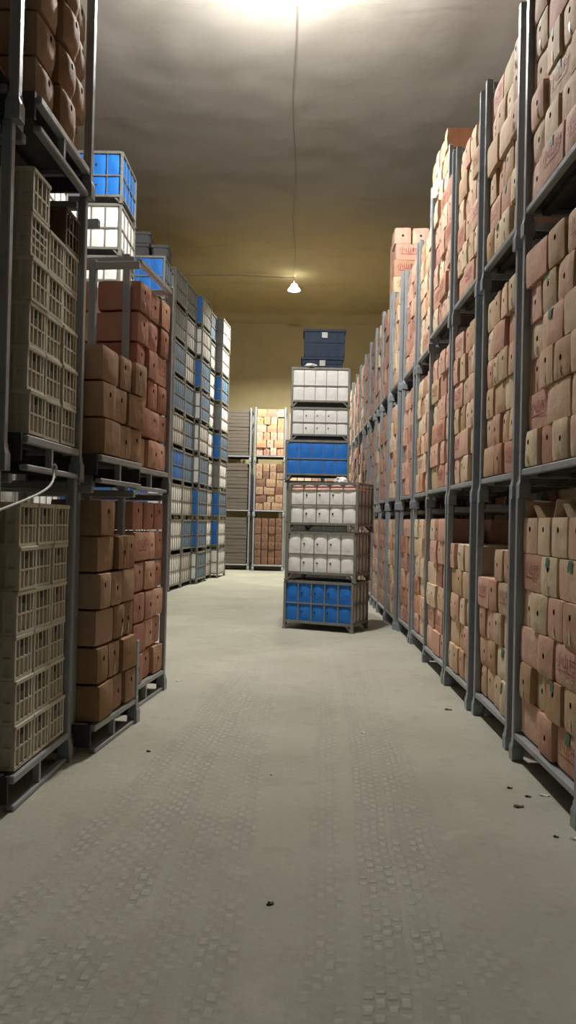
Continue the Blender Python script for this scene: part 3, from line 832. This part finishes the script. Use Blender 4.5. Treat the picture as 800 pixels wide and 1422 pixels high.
# ------------------------------------------------------------------ lamps and wiring
def glow(name, col, k):
    m, nt, b = mat(name, (.8,.8,.8), .4); b.inputs['Emission Color'].default_value = (*col,1); b.inputs['Emission Strength'].default_value = k; return m
def lamp(x, y, z, label, lens, up, colr, dome):
    t = tag(empty('ceiling_lamp', T(x,y,z)), label, 'lamp', 'ceiling lamps')
    skirt = [(.10,.115),(.165,.055),(.188,.0),(.184,.0),(.16,.05)] if dome == 0 else [(.10,.115),(.165,.075),(.185,.045),(.18,.04)]
    s = MB(); s.lathe([(.028,.215),(.06,.20),(.095,.165),(.10,.135),(.085,.125)]+skirt, 24); put('shade', s.mesh('shade', [glow('lamp_shade_glow', colr, up)]), t)
    prof = [(.0,.098),(.06,.10),(.105,.108)] if dome == 0 else [(r, .04-k*dome) for r, k in ((.0,1),(.05,.96),(.10,.75),(.135,.48),(.178,0))]
    d = MB(); d.lathe(prof, 24); put('diffuser', d.mesh('diffuser', [glow('lamp_lens_glow', colr, lens)]), t)
    c = MB(); c.lathe([(.02,.21),(.035,.215),(.035,.25),(.012,.27)], 16); put('socket', c.mesh('socket', [WIREM]), t)
    w = MB(); w.tube([(0,0,.26),(0,0,ZC-z+.03)], .009); put('cord', w.mesh('cord', [WIREM]), t)
lamp(-.29, 9.6, 8.19, 'lit white pendant lamp above the near aisle, cut off by the photo top', 800, 300, (1,.97,.925), .15)
lamp(-.14, 22.8, 8.48, 'small lit white pendant lamp hanging far down the aisle', 5200, 5, (1,.965,.85), 0)
w = MB(); w.tube([(-.15+.03*math.sin(y*1.3), y, ZC-.075+.05*mnoise.noise(Vector((-.15*.5,y*.5,3)))) for y in [9.6+.66*k for k in range(21)]], .006)
tag(put('power_cable', w.mesh('power_cable', [WIREM])), 'thin cable along the ceiling joining the two lamps', 'cable')
w = MB(); w.tube([(-.14-.3*k, 22.7+.02*math.sin(k), ZC-.11+.05*mnoise.noise(Vector(((-.14-.3*k)*.5,22.7*.5,3)))) for k in range(13)], .016)
tag(put('power_cable', w.mesh('power_cable', [WIREM])), 'cable crossing the ceiling from the far lamp to the side', 'cable')

# ------------------------------------------------------------------ odds and ends
def blob(name, M, r, seed, label, cat, m, grp=None, sq=.6):
    bm = bmesh.new(); bmesh.ops.create_icosphere(bm, subdivisions=4, radius=1)
    for v in bm.verts:
        p = v.co.copy(); k = 1+.38*mnoise.noise(p*1.7+Vector((seed,0,0)))+.24*mnoise.noise(p*4+Vector((seed,3,0)))+.1*mnoise.noise(p*9+Vector((seed,5,2)))
        v.co = Vector((p.x*r*k*1.25, p.y*r*k, max(p.z*k, -.72)*r*sq + r*sq*.72))
    mb = MB(); mb.bm(bm, 0, True); return tag(put(name, mb.mesh(name, [m]), None, M), label, cat, grp)
R_ = Matrix.Rotation(CA, 4, 'Z'); q = R_ @ Vector((.80,.10,0))
blob('plastic_bag', T(CX+.045+q.x, CY+q.y, 3*CHt-.005), .085, 3, 'crumpled white plastic bag on the rim of the pink-filmed bin', 'plastic bag', BAGM)
blob('plastic_bag', T(BX+.37, BY+.03, 3.87+.79), .085, 8, 'crumpled white plastic bag on the topmost white bin, below dark bins', 'plastic bag', BAGM, sq=.45)
def floor_pt(px, py):      # where a spot of the floor lies, used for the litter only
    d = (px-400)/1070, -(py-711)/1070
    yc = Vector((8/1070, -12/1070, -1)).normalized(); zc = Vector((.022,1,0)); zc = (zc - yc*zc.dot(yc)).normalized(); xc = yc.cross(zc)
    v = Vector((d[0], d[1], -1)); w = Vector((v.dot(xc), v.dot(yc), v.dot(zc))); t = -1.65/w.z
    return w.x*t, w.y*t
SCR = [(247,946,.05,PAPER,'pale paper scrap on the floor by the third left stack'),(505,1018,.04,PAPER,'small pale paper scrap in the right tyre track'),
       (377,1076,.03,PAPER,'tiny pale paper scrap between the tyre tracks'),(755,1105,.055,PAPER,'pale torn cardboard scrap on the floor beside the first right stack'),
       (733,1107,.028,DIRTM,'dark clod on the floor beside the pale torn scrap'),(720,1121,.06,DIRTM,'thin dark sliver on the floor near the first right stack'),
       (375,1256,.03,DIRTM,'dark crumb between the tyre tracks, nearest the camera'),(622,986,.05,DIRTM,'brown sliver on the floor by the third right stack'),
       (772,1163,.022,DIRTM,'dark crumb closest to the first right stack corner'),(797,1166,.035,PAPER,'pale paper scrap under the photo right edge'),
       (206,1044,.03,DIRTM,'dark crumb on the floor before the second left stack'),(708,1095,.03,DIRTM,'dark flake left of the clod near the first right stack')]
for i, (px, py, s, m, lab) in enumerate(SCR):
    s *= .6
    x, y = floor_pt(px, py); mb = MB(); r = random.Random(i); n = 9; vs = []
    for lay in (0, 1):
        for k in range(n):
            a = 2*PI*k/n; rr = s*(.6+.6*random.Random(i*31+k).random()); vs.append((math.cos(a)*rr, math.sin(a)*rr*.55, .001+lay*(.003 if m is PAPER else .005)+.006*(k % 3 == 0)*lay))
    mb.add(vs, [tuple(range(n-1,-1,-1)), tuple(range(n,2*n))]+[(k,(k+1)%n,n+(k+1)%n,n+k) for k in range(n)])
    tag(put('paper_scrap' if m is PAPER else 'dirt_clod', mb.mesh('scrap', [m]), None, T(x,y,0,r.uniform(-.6,.6))), lab, 'scrap' if m is PAPER else 'clod')
# the white cord tied to the crate cage
w = MB(); base = CR1 @ Vector((.40,-.006,.045)); rot3 = CR1.to_3x3()
pts = []
P0, P1, P2, P3 = base, base+rot3@Vector((-.03,-.05,-.13)), base+rot3@Vector((-.38,-.10,-.17)), base+rot3@Vector((-.94,-.05,-.29))
for k in range(25):
    t = k/24; pts.append(P0*(1-t)**3+P1*3*t*(1-t)**2+P2*3*t*t*(1-t)+P3*t**3)
pts = [base+rot3@Vector(q) for q in ((.012,-.012,-.07),(.010,-.02,-.03),(.006,-.022,.0),(.002,-.014,.012))]+pts
w.tube(pts, .007, 8); tag(put('cord', w.mesh('cord', [CORDM])), 'white cord tied to the skid of the upper cage of cream crates', 'cord')

# ------------------------------------------------------------------ camera, world, colour
cam = bpy.data.cameras.new('camera'); co = bpy.data.objects.new('camera', cam); COL.objects.link(co)
cam.sensor_width = 36; cam.sensor_fit = 'AUTO'; cam.lens = 36*1070/1422; cam.clip_start = .05; cam.clip_end = 100
yc = Vector((8/1070, -12/1070, -1)).normalized(); zc = Vector((.022,1,0)); zc = (zc - yc*zc.dot(yc)).normalized(); xc = yc.cross(zc)
Rw = Matrix((xc, yc, zc))        # rows: world axes in camera coordinates
co.matrix_world = Matrix.Translation((0,0,1.65)) @ Rw.to_4x4()
SC.camera = co
wd = bpy.data.worlds.new('world'); SC.world = wd; wd.use_nodes = True
wd.node_tree.nodes['Background'].inputs[0].default_value = (.9,.95,1,1); wd.node_tree.nodes['Background'].inputs[1].default_value = .0
SC.view_settings.view_transform = 'Standard'; SC.view_settings.look = 'None'; SC.view_settings.gamma = 1; SC.view_settings.use_curve_mapping = False
SC.view_settings.exposure = 1.08
SC.cycles.max_bounces = 8; SC.cycles.diffuse_bounces = 5
